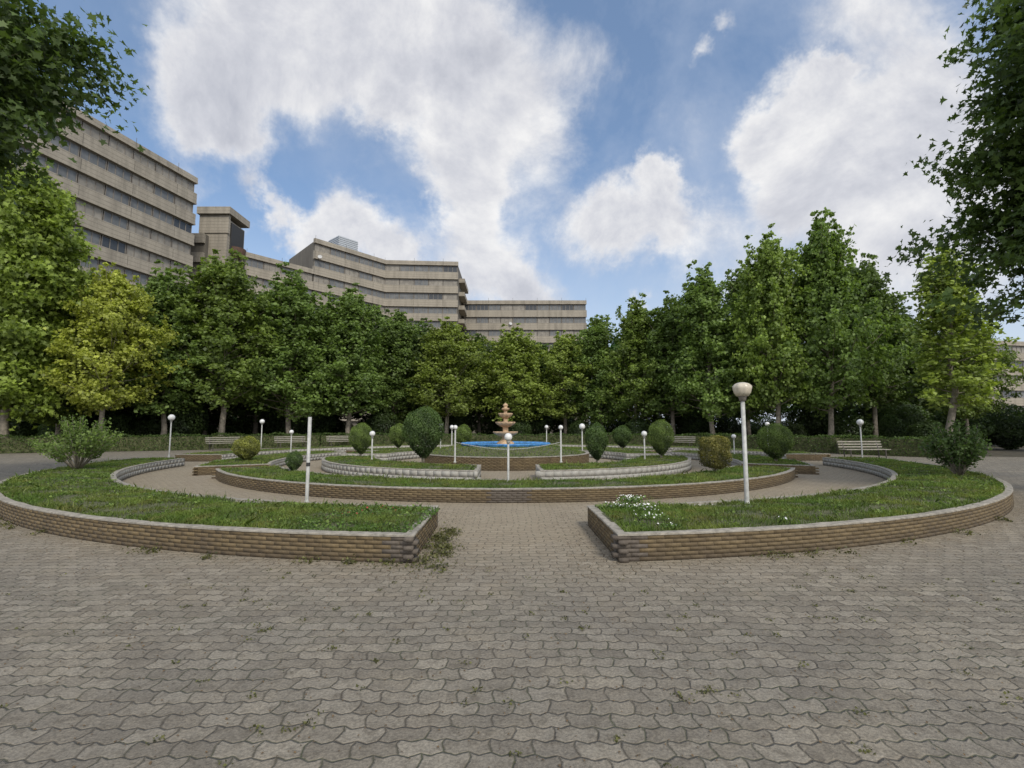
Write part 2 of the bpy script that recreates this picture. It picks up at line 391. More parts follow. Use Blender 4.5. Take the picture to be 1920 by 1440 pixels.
# ---------------------------------------------------------------- raised beds
def rp(r,th): return (CX+r*math.sin(th+AX),CY-r*math.cos(th+AX))
def arc(r,a,b,st=.25):
    n=max(2,int(abs(b-a)*r/st)); return [rp(r,a+(b-a)*i/n) for i in range(n+1)]
def offset_loop(L,d):
    n=len(L); out=[]
    for i in range(n):
        p0,p1,p2=L[i-1],L[i],L[(i+1)%n]
        t1=Vector((p1[0]-p0[0],p1[1]-p0[1])).normalized(); t2=Vector((p2[0]-p1[0],p2[1]-p1[1])).normalized()
        n1=Vector((-t1.y,t1.x)); n2=Vector((-t2.y,t2.x)); m=(n1+n2); m=m/max(.5,(1+n1.dot(n2)))
        out.append((p1[0]+m.x*d,p1[1]+m.y*d))
    return out
def sweep(L,d0,d1,z0,z1,jit=0):
    A=offset_loop(L,d0);B=offset_loop(L,d1); n=len(L); V=[];F=[]
    for i in range(n):
        jz=random.uniform(-jit,jit); ja=random.uniform(-jit,jit)
        def mv(P,e): return (P[0]+random.uniform(-jit,jit)*e,P[1]+random.uniform(-jit,jit)*e)
        a=mv(A[i],1.2);b=mv(B[i],2.2)
        V+= [(a[0],a[1],z0),(a[0],a[1],z1-.005+jz),(A[i][0]*.85+B[i][0]*.15,A[i][1]*.85+B[i][1]*.15,z1+jz),(b[0],b[1],z1+ja),(b[0],b[1],z0)]
    for i in range(n):
        j=(i+1)%n
        for k in range(5): F.append((i*5+k,i*5+(k+1)%5,j*5+(k+1)%5,j*5+k))
    b=MB();b.V=V;b.F=F;return b
def bricks(pts,closed,ncourse,z0,ch,bl,d,depth=.1,greyf=None,jj=1.0):
    P=[Vector(p) for p in pts]
    if closed: P.append(P[0])
    cum=[0]
    for i in range(len(P)-1): cum.append(cum[-1]+(P[i+1]-P[i]).length)
    T=cum[-1]; V=[];F=[];tn=[]
    def at(s):
        s=max(0,min(T-1e-4,s)); i=int(np.searchsorted(cum,s,side='right'))-1; i=min(i,len(P)-2)
        u=(s-cum[i])/max(1e-6,cum[i+1]-cum[i]); t=(P[i+1]-P[i]).normalized(); return P[i].lerp(P[i+1],u),t
    gap=.006 if jj>.6 else .002; vg=.0020 if jj>.6 else .0008
    for c in range(ncourse):
        s=-(bl*.5 if c%2 else 0)
        while s<T-.02:
            a=max(s,0);b=min(s+bl-gap,T); s+=bl
            if b-a<.03: continue
            p,t=at((a+b)/2); g=random.uniform(-.0018,.0018)*jj; hl=(b-a)/2; base=len(V)
            yaw=random.uniform(-.010,.010)*jj; t2=Vector((t.x-t.y*yaw,t.y+t.x*yaw)); n2=Vector((-t2.y,t2.x))
            zz0=z0+c*ch+vg+random.uniform(-.0008,.0008)*jj; zz1=z0+(c+1)*ch-vg+random.uniform(-.0008,.0008)*jj
            for e in(-1,1):
                for dd in(g,depth):
                    for z in(zz0,zz1):
                        q=p+t2*(hl*e)+n2*(dd if d>0 else -dd); V.append((q.x,q.y,z))
            for f in((0,1,3,2),(4,6,7,5),(0,4,5,1),(2,3,7,6),(0,2,6,4),(1,5,7,3)): F.append(tuple(base+i for i in f))
            tv=random.random()
            if greyf and greyf(p): tv=2.0
            tn+=[tv]*8
    return np.array(V),np.array(F),np.array(tn)
GR=[]
def zn(x,y): return .5+.25*math.sin(x*1.7+math.sin(y*1.3)*2)+.25*math.sin(y*2.3+math.sin(x*2.1)*1.7)
def bed(label,ri,ro,c0,w0,c1,w1,h,wallm,innerm,rad=True,greyf=None,group=None):
    t=thing('raised_bed',label,'flower bed',(CX,CY,0),0,group)
    ao0=c0+math.asin(w0/ro);ao1=c1-math.asin(w1/ro);ai0=c0+math.asin(w0/ri);ai1=c1-math.asin(w1/ri)
    def loc(L): return [(x-CX,y-CY) for x,y in L]
    out=loc(arc(ro,ao0,ao1)); inn=loc(arc(ri,ai1,ai0))
    def seg(a,b): n=max(1,int((Vector(a)-Vector(b)).length/.25)); return [tuple(Vector(a).lerp(Vector(b),i/n)) for i in range(1,n)]
    e1=seg(out[-1],inn[0]); e0=seg(inn[-1],out[0])
    loop=out+e1+inn+e0
    nc=max(3,round((h-.022)/.046)); ch=(h-.022)/nc
    outer=[inn[-1]]+e0+out+e1+[inn[0]]
    gf=(lambda p:greyf(p)) if greyf else None; gw=wallm is M['gbrick']
    V,F,tn=bricks(outer,False,nc if not gw else 2,0,ch if not gw else (h-.022)/2,.2 if not gw else .24,1,greyf=gf,jj=1 if not gw else .15); obj('brick_wall',np_mesh('brick_wall',V,F,wallm,tn),t)
    V,F,tn=bricks(inn,False,2,0,(h-.022)/2,.24,1,jj=.15); obj('inner_wall',np_mesh('inner_wall',V,F,innerm,tn),t)
    obj('wall_core',sweep(loop,.004,.09,0,h-.024).mesh('wall_core',M['gmortar'] if gw else M['mortar']),t)
    obj('coping',sweep(loop,-.008,.105,h-.022,h,.004).mesh('coping',M['coping']),t)
    n=max(8,int((ao1-ao0)*ro/.3)); mm=6; V=[];F=[]
    for i in range(n+1):
        u=i/n; po=Vector(rp(ro-.07,ao0+.07/ro+(ao1-ao0-.14/ro)*u)); pi=Vector(rp(ri+.07,ai0+.07/ri+(ai1-ai0-.14/ri)*u))
        for j in range(mm+1):
            q=po.lerp(pi,j/mm); V.append((q.x-CX,q.y-CY,h-.05+.05*math.sin(math.pi*j/mm)+.02*zn(q.x,q.y)))
    for i in range(n):
        for j in range(mm): a=i*(mm+1)+j; F.append((a,a+1,a+mm+2,a+mm+1))
    b=MB();b.V=V;b.F=F; obj('lawn',b.mesh('lawn',M['lawn'],True),t)
    GR.append((ri,ro,c0,w0,c1,w1,h)); return t
def near_corner(p):
    x,y=p[0]+CX,p[1]+CY
    return y<5.6 and abs(x-.05)<1.45 and abs(x-.05)>1.0
D90=RD(90)
h1=.305
bed('long curved raised lawn bed left of the front path, with the post without lamp',12.4,14.35,-D90,1.2,0,1.14,h1,M['brick'],M['gbrick'],greyf=near_corner)
bed('long curved raised lawn bed right of the front path, with white flowers at its corner',12.4,14.35,0,1.14,D90,1.2,h1,M['brick'],M['gbrick'],greyf=near_corner)
bed('outer curved lawn bed on the far left beyond the side entrance',12.4,14.35,-2*D90,1.14,-D90,1.2,h1,M['brick'],M['gbrick'])
bed('outer curved lawn bed on the far right beyond the side entrance',12.4,14.35,D90,1.2,2*D90,1.14,h1,M['brick'],M['gbrick'])
mid_grey=lambda p: p[1]<-9 and abs(p[0]-.17)<.42
bed('second ring brown brick bed running across in front of the fountain',8.5,10.2,-RD(60),.5,RD(60),.5,.28,M['brick'],M['gbrick'],greyf=mid_grey)
bed('short brick bed on the left side with a yellowish bush',8.7,10.8,-RD(119),.5,-RD(61),.5,.28,M['brick'],M['gbrick'])
bed('short brick bed on the right side with a round bush',8.7,10.8,RD(61),.5,RD(119),.5,.28,M['brick'],M['gbrick'])
bed('second ring brick bed behind the fountain',8.5,10.2,RD(121),.5,RD(239),.5,.28,M['brick'],M['gbrick'])
h3=.35
bed('pale grey block bed front left of the fountain with the largest clipped bush',5.2,7.1,-D90,.8,0,.83,h3,M['gbrick'],M['gbrick'])
bed('pale grey block bed front right of the fountain',5.2,7.1,0,.83,D90,.8,h3,M['gbrick'],M['gbrick'])
bed('pale grey block bed behind the fountain to the left',5.2,7.1,-2*D90,.83,-D90,.8,h3,M['gbrick'],M['gbrick'])
bed('pale grey block bed behind the fountain to the right',5.2,7.1,D90,.8,2*D90,.83,h3,M['gbrick'],M['gbrick'])
FX=-.27
t=thing('raised_bed','round brick bed with a grass mound around the blue fountain basin','flower bed',(FX,CY,0))
lp=[(3.4*math.sin(a),-3.4*math.cos(a)) for a in np.linspace(0,2*math.pi,80,endpoint=False)]
V,F,tn=bricks(lp,True,9,0,.0489,.2,1); obj('brick_wall',np_mesh('brick_wall',V,F,M['brick'],tn),t)
obj('wall_core',sweep(lp,.008,.11,0,.44).mesh('wall_core',M['mortar']),t)
obj('coping',sweep(lp,-.012,.11,.442,.467,.006).mesh('coping',M['coping']),t)
obj('lawn',MB().lathe([(3.3,.44),(2.7,.56),(2.2,.69),(1.6,.76)],64).mesh('lawn',M['lawn'],True),t)
# ---------------------------------------------------------------- fountain
def scal(a,z): return 1+.045*abs(math.sin(a*11))
t=thing('fountain_basin','round blue scalloped fountain basin full of water','basin',(FX,CY,0))
obj('rim',MB().lathe([(1.72,.7),(1.75,.78),(1.79,.825),(1.75,.845),(1.68,.84),(1.6,.78),(1.6,.72)],132,mod=scal).mesh('rim',M['blue'],True),t)
obj('water',MB().lathe([(1.66,.80),(.001,.80)],64).mesh('water',M['water']),t)
t=thing('fountain','orange tinted tiered stone fountain with three bowls in the middle of the garden','fountain',(FX,CY,0))
obj('pedestal',MB().lathe([(.36,.6),(.36,.84),(.24,.92),(.15,1.0),(.13,1.1),(.17,1.2),(.12,1.3),(.11,1.5),(.14,1.6),(.1,1.7),(.085,1.9),(.11,1.98),(.07,2.05),(.065,2.2)],24).mesh('pedestal',M['stone'],True),t)
for R0,z in((.5,1.14),(.4,1.54),(.29,1.9)):
    f=lambda a,zz:1+.05*math.cos(a*10)
    obj('bowl',MB().lathe([(.1,z-.07),(R0*.5,z-.03),(R0*.85,z+.05),(R0,z+.13),(R0*.97,z+.16),(R0*.86,z+.12),(R0*.4,z+.05),(.05,z+.03)],40,mod=f).mesh('bowl',M['stone'],True),t)
obj('finial',MB().lathe([(.06,2.15),(.15,2.2),(.17,2.26),(.08,2.29),(.07,2.32),(.11,2.37),(.1,2.42),(.03,2.47),(.001,2.5)],20).mesh('finial',M['stone'],True),t)
# ---------------------------------------------------------------- grass
def area_pts(ri,ro,c0,w0,c1,w1,n,pad=.10):
    r=np.sqrt(rng.uniform((ri+pad)**2,(ro-pad)**2,n)); th=rng.uniform(c0,c1,n)
    ok=(th>c0+(w0+pad)/r)&(th<c1-(w1+pad)/r); r,th=r[ok],th[ok]
    return CX+r*np.sin(th+AX),CY-r*np.cos(th+AX),r
def hfun(x,y,z0,ri,ro,r):
    j=(r-ri)/(ro-ri); nz=.5+.25*np.sin(x*1.7+np.sin(y*1.3)*2)+.25*np.sin(y*2.3+np.sin(x*2.1)*1.7)
    return z0-.05+.05*np.sin(np.pi*j)+.02*nz,nz
def blades(x,y,z,hh,wd,tone):
    n=len(x); a=rng.uniform(0,2*np.pi,n); ln=rng.normal(size=(n,2))*.45*hh[:,None]
    b=np.stack([np.cos(a)*wd,np.sin(a)*wd],1)
    V=np.zeros((n,5,3)); 
    V[:,0,0]=x-b[:,0];V[:,0,1]=y-b[:,1];V[:,0,2]=z-.01;V[:,1,0]=x+b[:,0];V[:,1,1]=y+b[:,1];V[:,1,2]=z-.01
    V[:,2,0]=x+b[:,0]*.7+ln[:,0]*.4;V[:,2,1]=y+b[:,1]*.7+ln[:,1]*.4;V[:,2,2]=z+hh*.6
    V[:,3,0]=x+ln[:,0]*1.3;V[:,3,1]=y+ln[:,1]*1.3;V[:,3,2]=z+hh
    V[:,4,0]=x-b[:,0]*.7+ln[:,0]*.4;V[:,4,1]=y-b[:,1]*.7+ln[:,1]*.4;V[:,4,2]=z+hh*.6
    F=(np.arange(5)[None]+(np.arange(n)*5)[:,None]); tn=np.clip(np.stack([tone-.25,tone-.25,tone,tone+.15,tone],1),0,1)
    return V.reshape(-1,3),F,tn.ravel()
VV=[];FF=[];TT=[];base=0
for ri,ro,c0,w0,c1,w1,h in GR:
    A=(ro*ro-ri*ri)/2*(c1-c0); n=int(A*3400)
    x,y,r=area_pts(ri,ro,c0,w0,c1,w1,n); dist=np.hypot(x,y)
    z,nz=hfun(x,y,h,ri,ro,r)
    patch=np.sin(x*2.9+np.sin(y*4.1)*2)*np.sin(y*3.3+np.sin(x*1.7)*2)
    keep=rng.random(len(x))<np.clip((7.5/dist)**1.6,.02,1)*np.clip(.72+.8*patch,.1,1)
    x,y,r,dist,z,nz,patch=[q[keep] for q in (x,y,r,dist,z,nz,patch)]
    edge=np.minimum(r-ri,ro-r)<.25
    hh=(.016+.035*nz*rng.random(len(x))+.02*rng.random(len(x)))*(1+.6*edge)*(1+1.2*(rng.random(len(x))<.03)); wd=.0033*np.clip(dist/6,1,3.2)
    V,F,tn=blades(x,y,z,hh,wd,np.clip(.45+.3*patch+.6*(rng.random(len(x))-.5),0,1))
    VV.append(V);FF.append(F+base);TT.append(tn);base+=len(V)
n=6000; a=rng.uniform(0,6.28,n); r=np.sqrt(rng.uniform(1.82**2,3.25**2,n)); x=FX+r*np.cos(a);y=CY+r*np.sin(a)
V,F,tn=blades(x,y,np.interp(r,[1.6,2.2,2.7,3.3],[.76,.69,.56,.44]),.02+.04*rng.random(n),np.full(n,.011),rng.random(n)); VV.append(V);FF.append(F+base);TT.append(tn);base+=len(V)
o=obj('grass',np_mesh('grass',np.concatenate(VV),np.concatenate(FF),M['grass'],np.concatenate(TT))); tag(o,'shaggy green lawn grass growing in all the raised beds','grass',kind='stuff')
WP=[]
for i in range(50):
    k=random.random()
    if k<.6: WP.append((-1.05+random.gauss(.12,.1),random.uniform(4.95,7.0)))
    elif k<.82: q=rp(14.4+abs(random.gauss(0,.05)),random.uniform(-.7,-.09)); WP.append(q)
    else: q=rp(14.4+abs(random.gauss(0,.05)),random.uniform(.2,.6)); WP.append(q)
for i in range(190): WP.append((random.uniform(-5,5),random.uniform(1.9,5.2)))
VV=[];FF=[];TT=[];base=0
for i,(wx,wy) in enumerate(WP):
    big=i<50; n=random.randint(30,80) if big else random.randint(5,18); s=random.uniform(.04,.1) if big else .02
    P=np.stack([wx+rng.normal(size=n)*s,wy+rng.normal(size=n)*s,np.abs(rng.normal(size=n))*(.03 if big else .006)+.004],1)
    V,F,tn=leaves(P,rng.uniform(.015,.04,n)*(1 if big else .55),KITE,1.0); VV.append(V);FF.append(F+base);TT.append(tn);base+=len(V)
o=obj('weeds',np_mesh('weeds',np.concatenate(VV),np.concatenate(FF),M['leaf'],np.concatenate(TT))); o.color=(.11,.12,.05,1)
tag(o,'low weeds sprouting from paving joints and along the foot of the front walls','weeds',kind='stuff')
P=[]
for i in range(260):
    th=random.uniform(-1.1,1.1); 
    if abs(th)<.1: continue
    r=random.uniform(12.55,14.2); q=rp(r,th); 
    for k in range(random.randint(6,16)): P.append((q[0]+random.gauss(0,.05),q[1]+random.gauss(0,.05),h1-.005+random.random()*.06))
P=np.array(P); V,F,tn=leaves(P,rng.uniform(.025,.06,len(P)),KITE,1.2); o=obj('lawn_weeds',np_mesh('lawn_weeds',V,F,M['leaf'],tn)); o.color=(.15,.225,.065,1)
tag(o,'broad leaved weeds dotted through the lawn of the two front beds','weeds',kind='stuff')
n=11000; xs=[];ys=[]
for i in range(n):
    k=random.random()
    if k<.3: q=rp(14.4+abs(random.gauss(0,.25)),random.uniform(-.95,.95)); 
    elif k<.5: q=(random.choice((-1.0,1.05))+random.gauss(0,.25),random.uniform(4.8,8.5))
    else: q=(random.uniform(-6,6),random.uniform(1.8,6.5))
    xs.append(q[0]);ys.append(q[1])
P=np.stack([np.array(xs),np.array(ys),np.full(n,.007)],1)
V,F,tn=leaves(P,rng.uniform(.005,.018,n),KITE,3.0); o=obj('leaf_litter',np_mesh('leaf_litter',V,F,M['litter'],tn)); tag(o,'brown crumbs of dry leaf scattered on the paving','litter',kind='stuff')
n=5200; th=-.085-.2*rng.random(n)**1.3; r=12.6+1.6*rng.random(n)
P=np.stack([CX+r*np.sin(th+AX),CY-r*np.cos(th+AX),np.full(n,.27)+rng.random(n)*.06],1)
V,F,tn=leaves(P,rng.uniform(.022,.045,n),KITE,1.4); o=obj('clover',np_mesh('clover',V,F,M['leaf'],tn)); o.color=(.10,.18,.045,1); tag(o,'low broad leaved clover covering the corner of the left front bed','ground cover',kind='stuff')
def flower(px,py,s,label,petm,nfl,w=.22,name='flowering_plant',group=None):
    p=gp(px,py,.28); t=thing(name,label,'flowers',(p.x,p.y,.26),0,group)
    n=int(420*s); P=np.stack([rng.normal(size=n)*w*.5,rng.normal(size=n)*w*.45,rng.random(n)*.11*s],1)
    V,F,tn=leaves(P,rng.uniform(.022,.05,n),KITE,1.0); o=obj('foliage',np_mesh('foliage',V,F,M['leaf'],tn),t); o.color=(.12,.20,.06,1)
    b=MB()
    for i in range(nfl):
        c=Vector((random.gauss(0,w*.5),random.gauss(0,w*.45),random.uniform(.06,.14)*s)); rr=random.uniform(.009,.017)
        tl=Vector((random.gauss(0,.5),random.gauss(-.5,.5),1)).normalized(); ax=tl.orthogonal().normalized(); ay=tl.cross(ax); k0=len(b.V); b.V.append(tuple(c))
        for k in range(10):
            an=k*math.pi/5; q=rr if k%2==0 else rr*.6; b.V.append(tuple(c+ax*math.cos(an)*q+ay*math.sin(an)*q+tl*.004))
        for k in range(10): b.F.append((k0,k0+1+k,k0+1+(k+1)%10))
    obj('blossom',b.mesh('blossom',petm),t)
flower(1158,955,1.0,'leftmost clump of white flowers on the right front bed corner',M['petal'],34)
flower(1185,943,1.1,'tallest clump of white flowers, behind the leftmost clump',M['petal'],60)
flower(1206,960,1.0,'middle clump of white flowers at the bed corner',M['petal'],48)
flower(1224,977,.9,'front clump of white flowers near the coping',M['petal'],22)
flower(1258,990,.6,'small clump of white flowers resting against the front coping',M['petal'],8,.12)
flower(1470,978,.5,'lone tiny white flower clump in front of the near street lamp',M['petal'],6,.08)
flower(735,962,.7,'sparse red flower clump in the clover of the left front bed',M['red'],10,.3)
flower(660,968,.7,'second sparse red flower clump farther left in the clover',M['red'],7,.3)
# ---------------------------------------------------------------- shrubs
def shrub_mesh(n,ls,bumpy=.12,square=0,inner=.35,T=KITE):
    d=nrm(rng.normal(size=(n,3)))
    if square:
        m=np.max(np.abs(d),1,keepdims=True); d2=d/m*.82; d=d*(1-square)+d2*square
    nz=np.sin(d[:,0]*6+1)*np.sin(d[:,1]*5+2)+np.sin(d[:,2]*7+d[:,0]*4)
    r=np.where(rng.random(n)<inner,rng.uniform(.3,.9,n)**.7,rng.uniform(.88,1.04,n))*(1+bumpy*.5*nz)
    P=d*r[:,None]*.5; P[:,2]+=.5
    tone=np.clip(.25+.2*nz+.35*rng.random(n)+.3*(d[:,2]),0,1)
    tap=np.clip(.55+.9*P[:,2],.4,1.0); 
    if not square: P[:,0]*=tap; P[:,1]*=tap
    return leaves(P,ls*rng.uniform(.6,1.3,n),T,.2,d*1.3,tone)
SH={}
for k,a in dict(egg=(10000,.034,.05,0,.28),ball=(5200,.050,.08,0,.33),cube=(5500,.05,.07,.6,.3)).items():
    V,F,tn=shrub_mesh(*a); SH[k]=np_mesh('foliage',V,F,M['leaf'],tn)
def stems(n,h,sp,r=.02):
    b=MB()
    for i in range(n):
        a=i*2.4; e=Vector((math.cos(a)*sp*random.uniform(.4,1),math.sin(a)*sp*random.uniform(.4,1),h*random.uniform(.8,1)))
        b.tube([(math.cos(a)*.02,math.sin(a)*.02,-.05),tuple(Vector((0,0,0)).lerp(e,.5)+Vector((0,0,.05))),tuple(e)],[r,r*.75,r*.3],6)
    return b.mesh('stems',M['bark'],True)
ST=stems(6,.55,.2)
def shrub(k,px,py,z,top,wpx,colr,label,clear=.12,name='clipped_shrub'):
    p=gp(px,py,z); Ht=dp(px,top,p.y).z-z; W=wpx/FP*p.y
    t=thing(name,label,'bush',(p.x,p.y,z-.03),random.uniform(0,1) if k!='cube' else .1)
    s=obj('stems',ST,t); s.scale=(W*.8,W*.8,Ht)
    f=obj('foliage',SH[k],t); f.scale=(W,W,Ht*(1-clear)+.03); f.location=(0,0,Ht*clear); f.color=(*colr,1); return t
DG=(.07,.12,.038); MG=(.12,.18,.05); YG=(.20,.225,.06)
shrub('egg',793,870,.33,764,76,DG,'largest dark egg shaped clipped bush, left of the fountain',.13)
shrub('ball',1119,869,.33,795,42,DG,'narrow dark clipped bush right of the fountain behind the chain post',.12)
shrub('egg',676,857,.33,794,44,MG,'round clipped bush beside the short lamp left of the largest bush')
shrub('ball',746,843,.33,795,34,MG,'small round bush between the largest bush and the one left of it')
shrub('ball',868,842,.33,797,32,MG,'small round bush close left of the blue basin, behind it')
shrub('ball',1167,843,.33,799,36,DG,'small round bush between two larger ones right of the fountain')
shrub('egg',1240,860,.33,788,48,MG,'tall round bush beside the short lamp right of the fountain')
shrub('ball',461,866,.25,819,48,YG,'yellowish green round bush on the left side bed',.08)
shrub('cube',1341,890,.25,814,54,(.15,.15,.045),'square clipped bush with yellow top left of the near street lamp',.14)
shrub('egg',1455,868,.25,795,62,MG,'large round clipped bush right of the near street lamp')
shrub('ball',551,883,.25,846,30,DG,'knee high dark conical shrub on the brown brick bed',.02,'dwarf_conifer')
def wild(px,py,z,top,wpx,colr,label,seed):
    p=gp(px,py,z); Ht=dp(px,top,p.y).z-z; W=wpx/FP*p.y; r=random.Random(seed)
    t=thing('leafy_shrub',label,'bush',(p.x,p.y,z-.03)); b=MB(); C=[];T_=[]
    for i in range(34):
        a=i*2.4; q=r.random()**.6; e=Vector((math.cos(a)*W*.5*q,math.sin(a)*W*.5*q,Ht*(1.03-.42*q*q)*r.uniform(.72,1.03)))
        pt=lambda s:Vector((e.x*s,e.y*s,e.z*(s**.85)))
        b.tube([pt(0),pt(.35),pt(.7),pt(1)],[.017,.012,.007,.003],5)
        for k in range(150):
            s=r.uniform(.35,1.0); c=pt(s); C.append((c.x+r.gauss(0,.055),c.y+r.gauss(0,.055),c.z+r.gauss(0,.05))); T_.append(min(1,max(0,r.gauss(.2+.5*s,.2))))
    obj('stems',b.mesh('stems',M['bark'],True),t)
    V,F,tn=leaves(np.array(C),rng.uniform(.03,.085,len(C)),KITE,.4,None,np.array(T_)); o=obj('foliage',np_mesh('foliage',V,F,M['leaf'],tn),t); o.color=(*colr,1)
wild(145,882,.28,772,136,(.14,.215,.065),'loose leafy shrub with fanned stems on the left outer bed',3)
wild(1800,895,.28,782,108,DG,'loose dark leafy shrub on the right outer bed',4)
# ---------------------------------------------------------------- hedge & undergrowth
def hedge(a,b,h,w,label,colr=(.07,.12,.034)):
    a=Vector(a[:2]);b=Vector(b[:2]); L=(b-a).length; t=thing('clipped_hedge',label,'hedge',(a.x,a.y,0),math.atan2(b.y-a.y,b.x-a.x))
    obj('inner_branches',MB().box((L/2,0,h*.46),(L-.1,w*.8,h*.9)).mesh('inner_branches',M['lawn']),t)
    n=int(L*520); x=rng.random(n)*L; k=rng.random(n); top=k<.4
    y=np.where(top,rng.uniform(-.5,.5,n)*w,np.where(k<.9,-.5*w,.5*w)+rng.normal(size=n)*.03); wob=.05*np.sin(x*1.9)+.03*np.sin(x*5.1)
    z=np.where(top,h+wob+rng.normal(size=n)*.035,rng.random(n)*h)
    V,F,tn=leaves(np.stack([x,y,z],1),rng.uniform(.05,.1,n),KITE,.5); o=obj('foliage',np_mesh('foliage',V,F,M['leaf'],tn),t); o.color=(*colr,1)
def G2(px,py): p=gp(px,py,0); return (p.x,p.y)
hedge(G2(-60,851),G2(170,847),.95,.9,'low clipped hedge at the left edge behind the leafy shrub')
hedge(G2(172,847),G2(395,843),.95,.9,'low clipped hedge behind the left lamp and left of the first bench')
hedge(G2(397,841),G2(600,838),.95,.9,'low clipped hedge behind the first two benches on the left')
hedge(G2(602,838),G2(860,836.5),.95,.9,'low clipped hedge left behind the fountain')
hedge(G2(862,836.5),G2(1120,836.5),.9,.9,'low clipped hedge straight behind the fountain')
hedge(G2(1122,836.5),G2(1340,841),.95,.9,'low clipped hedge right behind the fountain')
hedge(G2(1342,841),G2(1575,850),.95,.9,'low clipped hedge left of the right hand bench')
hedge(G2(1578,851),G2(1770,858),.95,.9,'low clipped hedge behind the right hand bench')
for i in range(56):
    px=-30+i*36+random.uniform(-12,12); Y=41+random.uniform(-2,9) if 350<px<1450 else (33+random.uniform(0,6) if px<350 else 31+random.uniform(0,8))
    p=dp(px,800,Y); s=random.uniform(2.0,3.4)
    t=thing('undergrowth_bush','dark bush in the shade under the plane trees','bush',(p.x,Y,0),random.uniform(0,6),'dark bushes in the shade under the trees')
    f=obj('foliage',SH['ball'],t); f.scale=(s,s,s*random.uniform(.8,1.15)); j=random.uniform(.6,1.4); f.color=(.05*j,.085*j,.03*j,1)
    q=obj('stems',ST,t); q.scale=(s*.5,s*.5,s)
# ---------------------------------------------------------------- lamps
def lamp(px,py,z,top,gr,label,big=False,pr=.026):
    p=gp(px,py,z); Ht=dp(px,top,p.y).z-z; t=thing('street_lamp',label,'lamp',(p.x,p.y,z-.03),0); hp=Ht-gr*2+.03
    obj('pole',MB().lathe([(.0,0),(pr*1.9,0),(pr*1.9,.04),(pr*1.15,.06),(pr,.12),(pr*.9,hp-.02),(0,hp-.02)],16).mesh('pole',M['white'],True),t)
    obj('collar',MB().lathe([(0,hp-.05),(pr*1.5,hp-.05),(pr*1.6,hp),(gr*.5,hp+.02),(gr*.5,hp+.035),(0,hp+.035)],16).mesh('collar',M['white'] if not big else M['frame'],True),t)
    g=gr
    if big: prof=[(.42*g,hp+.03),(.62*g,hp+.2*g),(.88*g,hp+.6*g),(1.0*g,hp+1.1*g),(1.02*g,hp+1.35*g),(.82*g,hp+1.55*g),(.8*g,hp+1.6*g),(.55*g,hp+1.72*g),(.3*g,hp+1.8*g),(0,hp+1.82*g)]
    else: prof=[(.45*g,hp+.03)]+[(g*math.cos(a),hp+g+g*math.sin(a)) for a in np.linspace(-.9,1.57,9)]
    md=(lambda a,zz:1+.07*abs(math.cos(a*4))) if big else None
    obj('globe',MB().lathe(prof,48 if big else 20,mod=md).mesh('globe',M['globe'] if big else M['wglobe'],True),t)
lamp(1401,947,.255,714,.14,'tall near street lamp with a cream tulip globe on the right front bed',True,.035)
lamp(317,856,.27,777,.13,'leftmost white globe lamp behind the leafy shrub')
lamp(489,845,.27,786,.12,'white globe lamp behind the yellowish bush and the first bench')
lamp(545,850,.25,806,.1,'short globe lamp right of the yellowish bush on the left')
lamp(697,863,.33,808,.1,'short globe lamp beside the round bush left of the largest bush')
lamp(953,906,.25,812,.09,'short globe lamp standing right in front of the fountain on the brown bed')
lamp(826,842,.33,794,.11,'globe lamp peeking out right of the largest clipped bush')
lamp(847,847,.33,797,.1,'globe lamp between the largest bush and the blue basin')
lamp(1025,842,.33,797,.1,'small globe lamp at the right end of the blue basin')
lamp(1092,852,.33,794,.13,'large globe lamp between the right chain post and the narrow dark bush')
lamp(1209,863,.33,808,.1,'short globe lamp left of the tall round bush right of the fountain')
lamp(1377,852,.25,814,.1,'short globe lamp partly behind the near tall lamp pole')
lamp(1441,846,.27,791,.11,'globe lamp just behind the large round bush on the right')
lamp(1617,859,.27,786,.12,'white globe lamp in front of the right hand bench')
p=gp(575,944,.255); Ht=dp(583,783,p.y).z-.255
t=thing('lamp_post','bare white post without a globe on the left front bed','post',(p.x,p.y,.235))
obj('pole',MB().lathe([(0,0),(.055,0),(.055,.03),(.032,.05),(.028,.1),(.028,Ht+.03),(.0,Ht+.03)],16).mesh('pole',M['white'],True),t)
obj('band',MB().lathe([(.031,.62),(.031,.68)],16).mesh('band',M['band'],True),t)
CPp=[]
for px,lb in((853,'left white chain post with a small ball in front of the fountain'),(1052,'right white chain post with a small ball in front of the fountain')):
    p=gp(px,866,.33); CPp.append(p); Ht=dp(px,797,p.y).z-.33
    t=thing('chain_post',lb,'post',(p.x,p.y,.30))
    obj('pole',MB().lathe([(0,0),(.05,0),(.05,.04),(.028,.06),(.026,Ht-.12),(0,Ht-.12)],12).mesh('pole',M['white'],True),t)
    obj('ball',MB().lathe([(.08*math.cos(a),Ht-.05+.08*math.sin(a)) for a in np.linspace(-1.57,1.57,9)],16).mesh('ball',M['wglobe'],True),t)
b=MB(); n=90
for i in range(n):
    s=i/n; s2=(i+1.35)/n
    def cp(s): 
        c=CPp[0].lerp(CPp[1],s); return Vector((c.x,c.y-.25*math.sin(math.pi*s),.98-.22*math.sin(math.pi*s)))
    A=cp(s);B=cp(min(1,s2)); up=Vector((0,0,.011)) if i%2 else Vector((0,.011,0))
    for sg in(-1,1): b.tube([A+up*sg*.4,A.lerp(B,.5)+up*sg,B+up*sg*.4],.006,5)
o=obj('barrier_chain',b.mesh('barrier_chain',M['white'])); tag(o,'thin white chain sagging between the two posts before the fountain','chain')
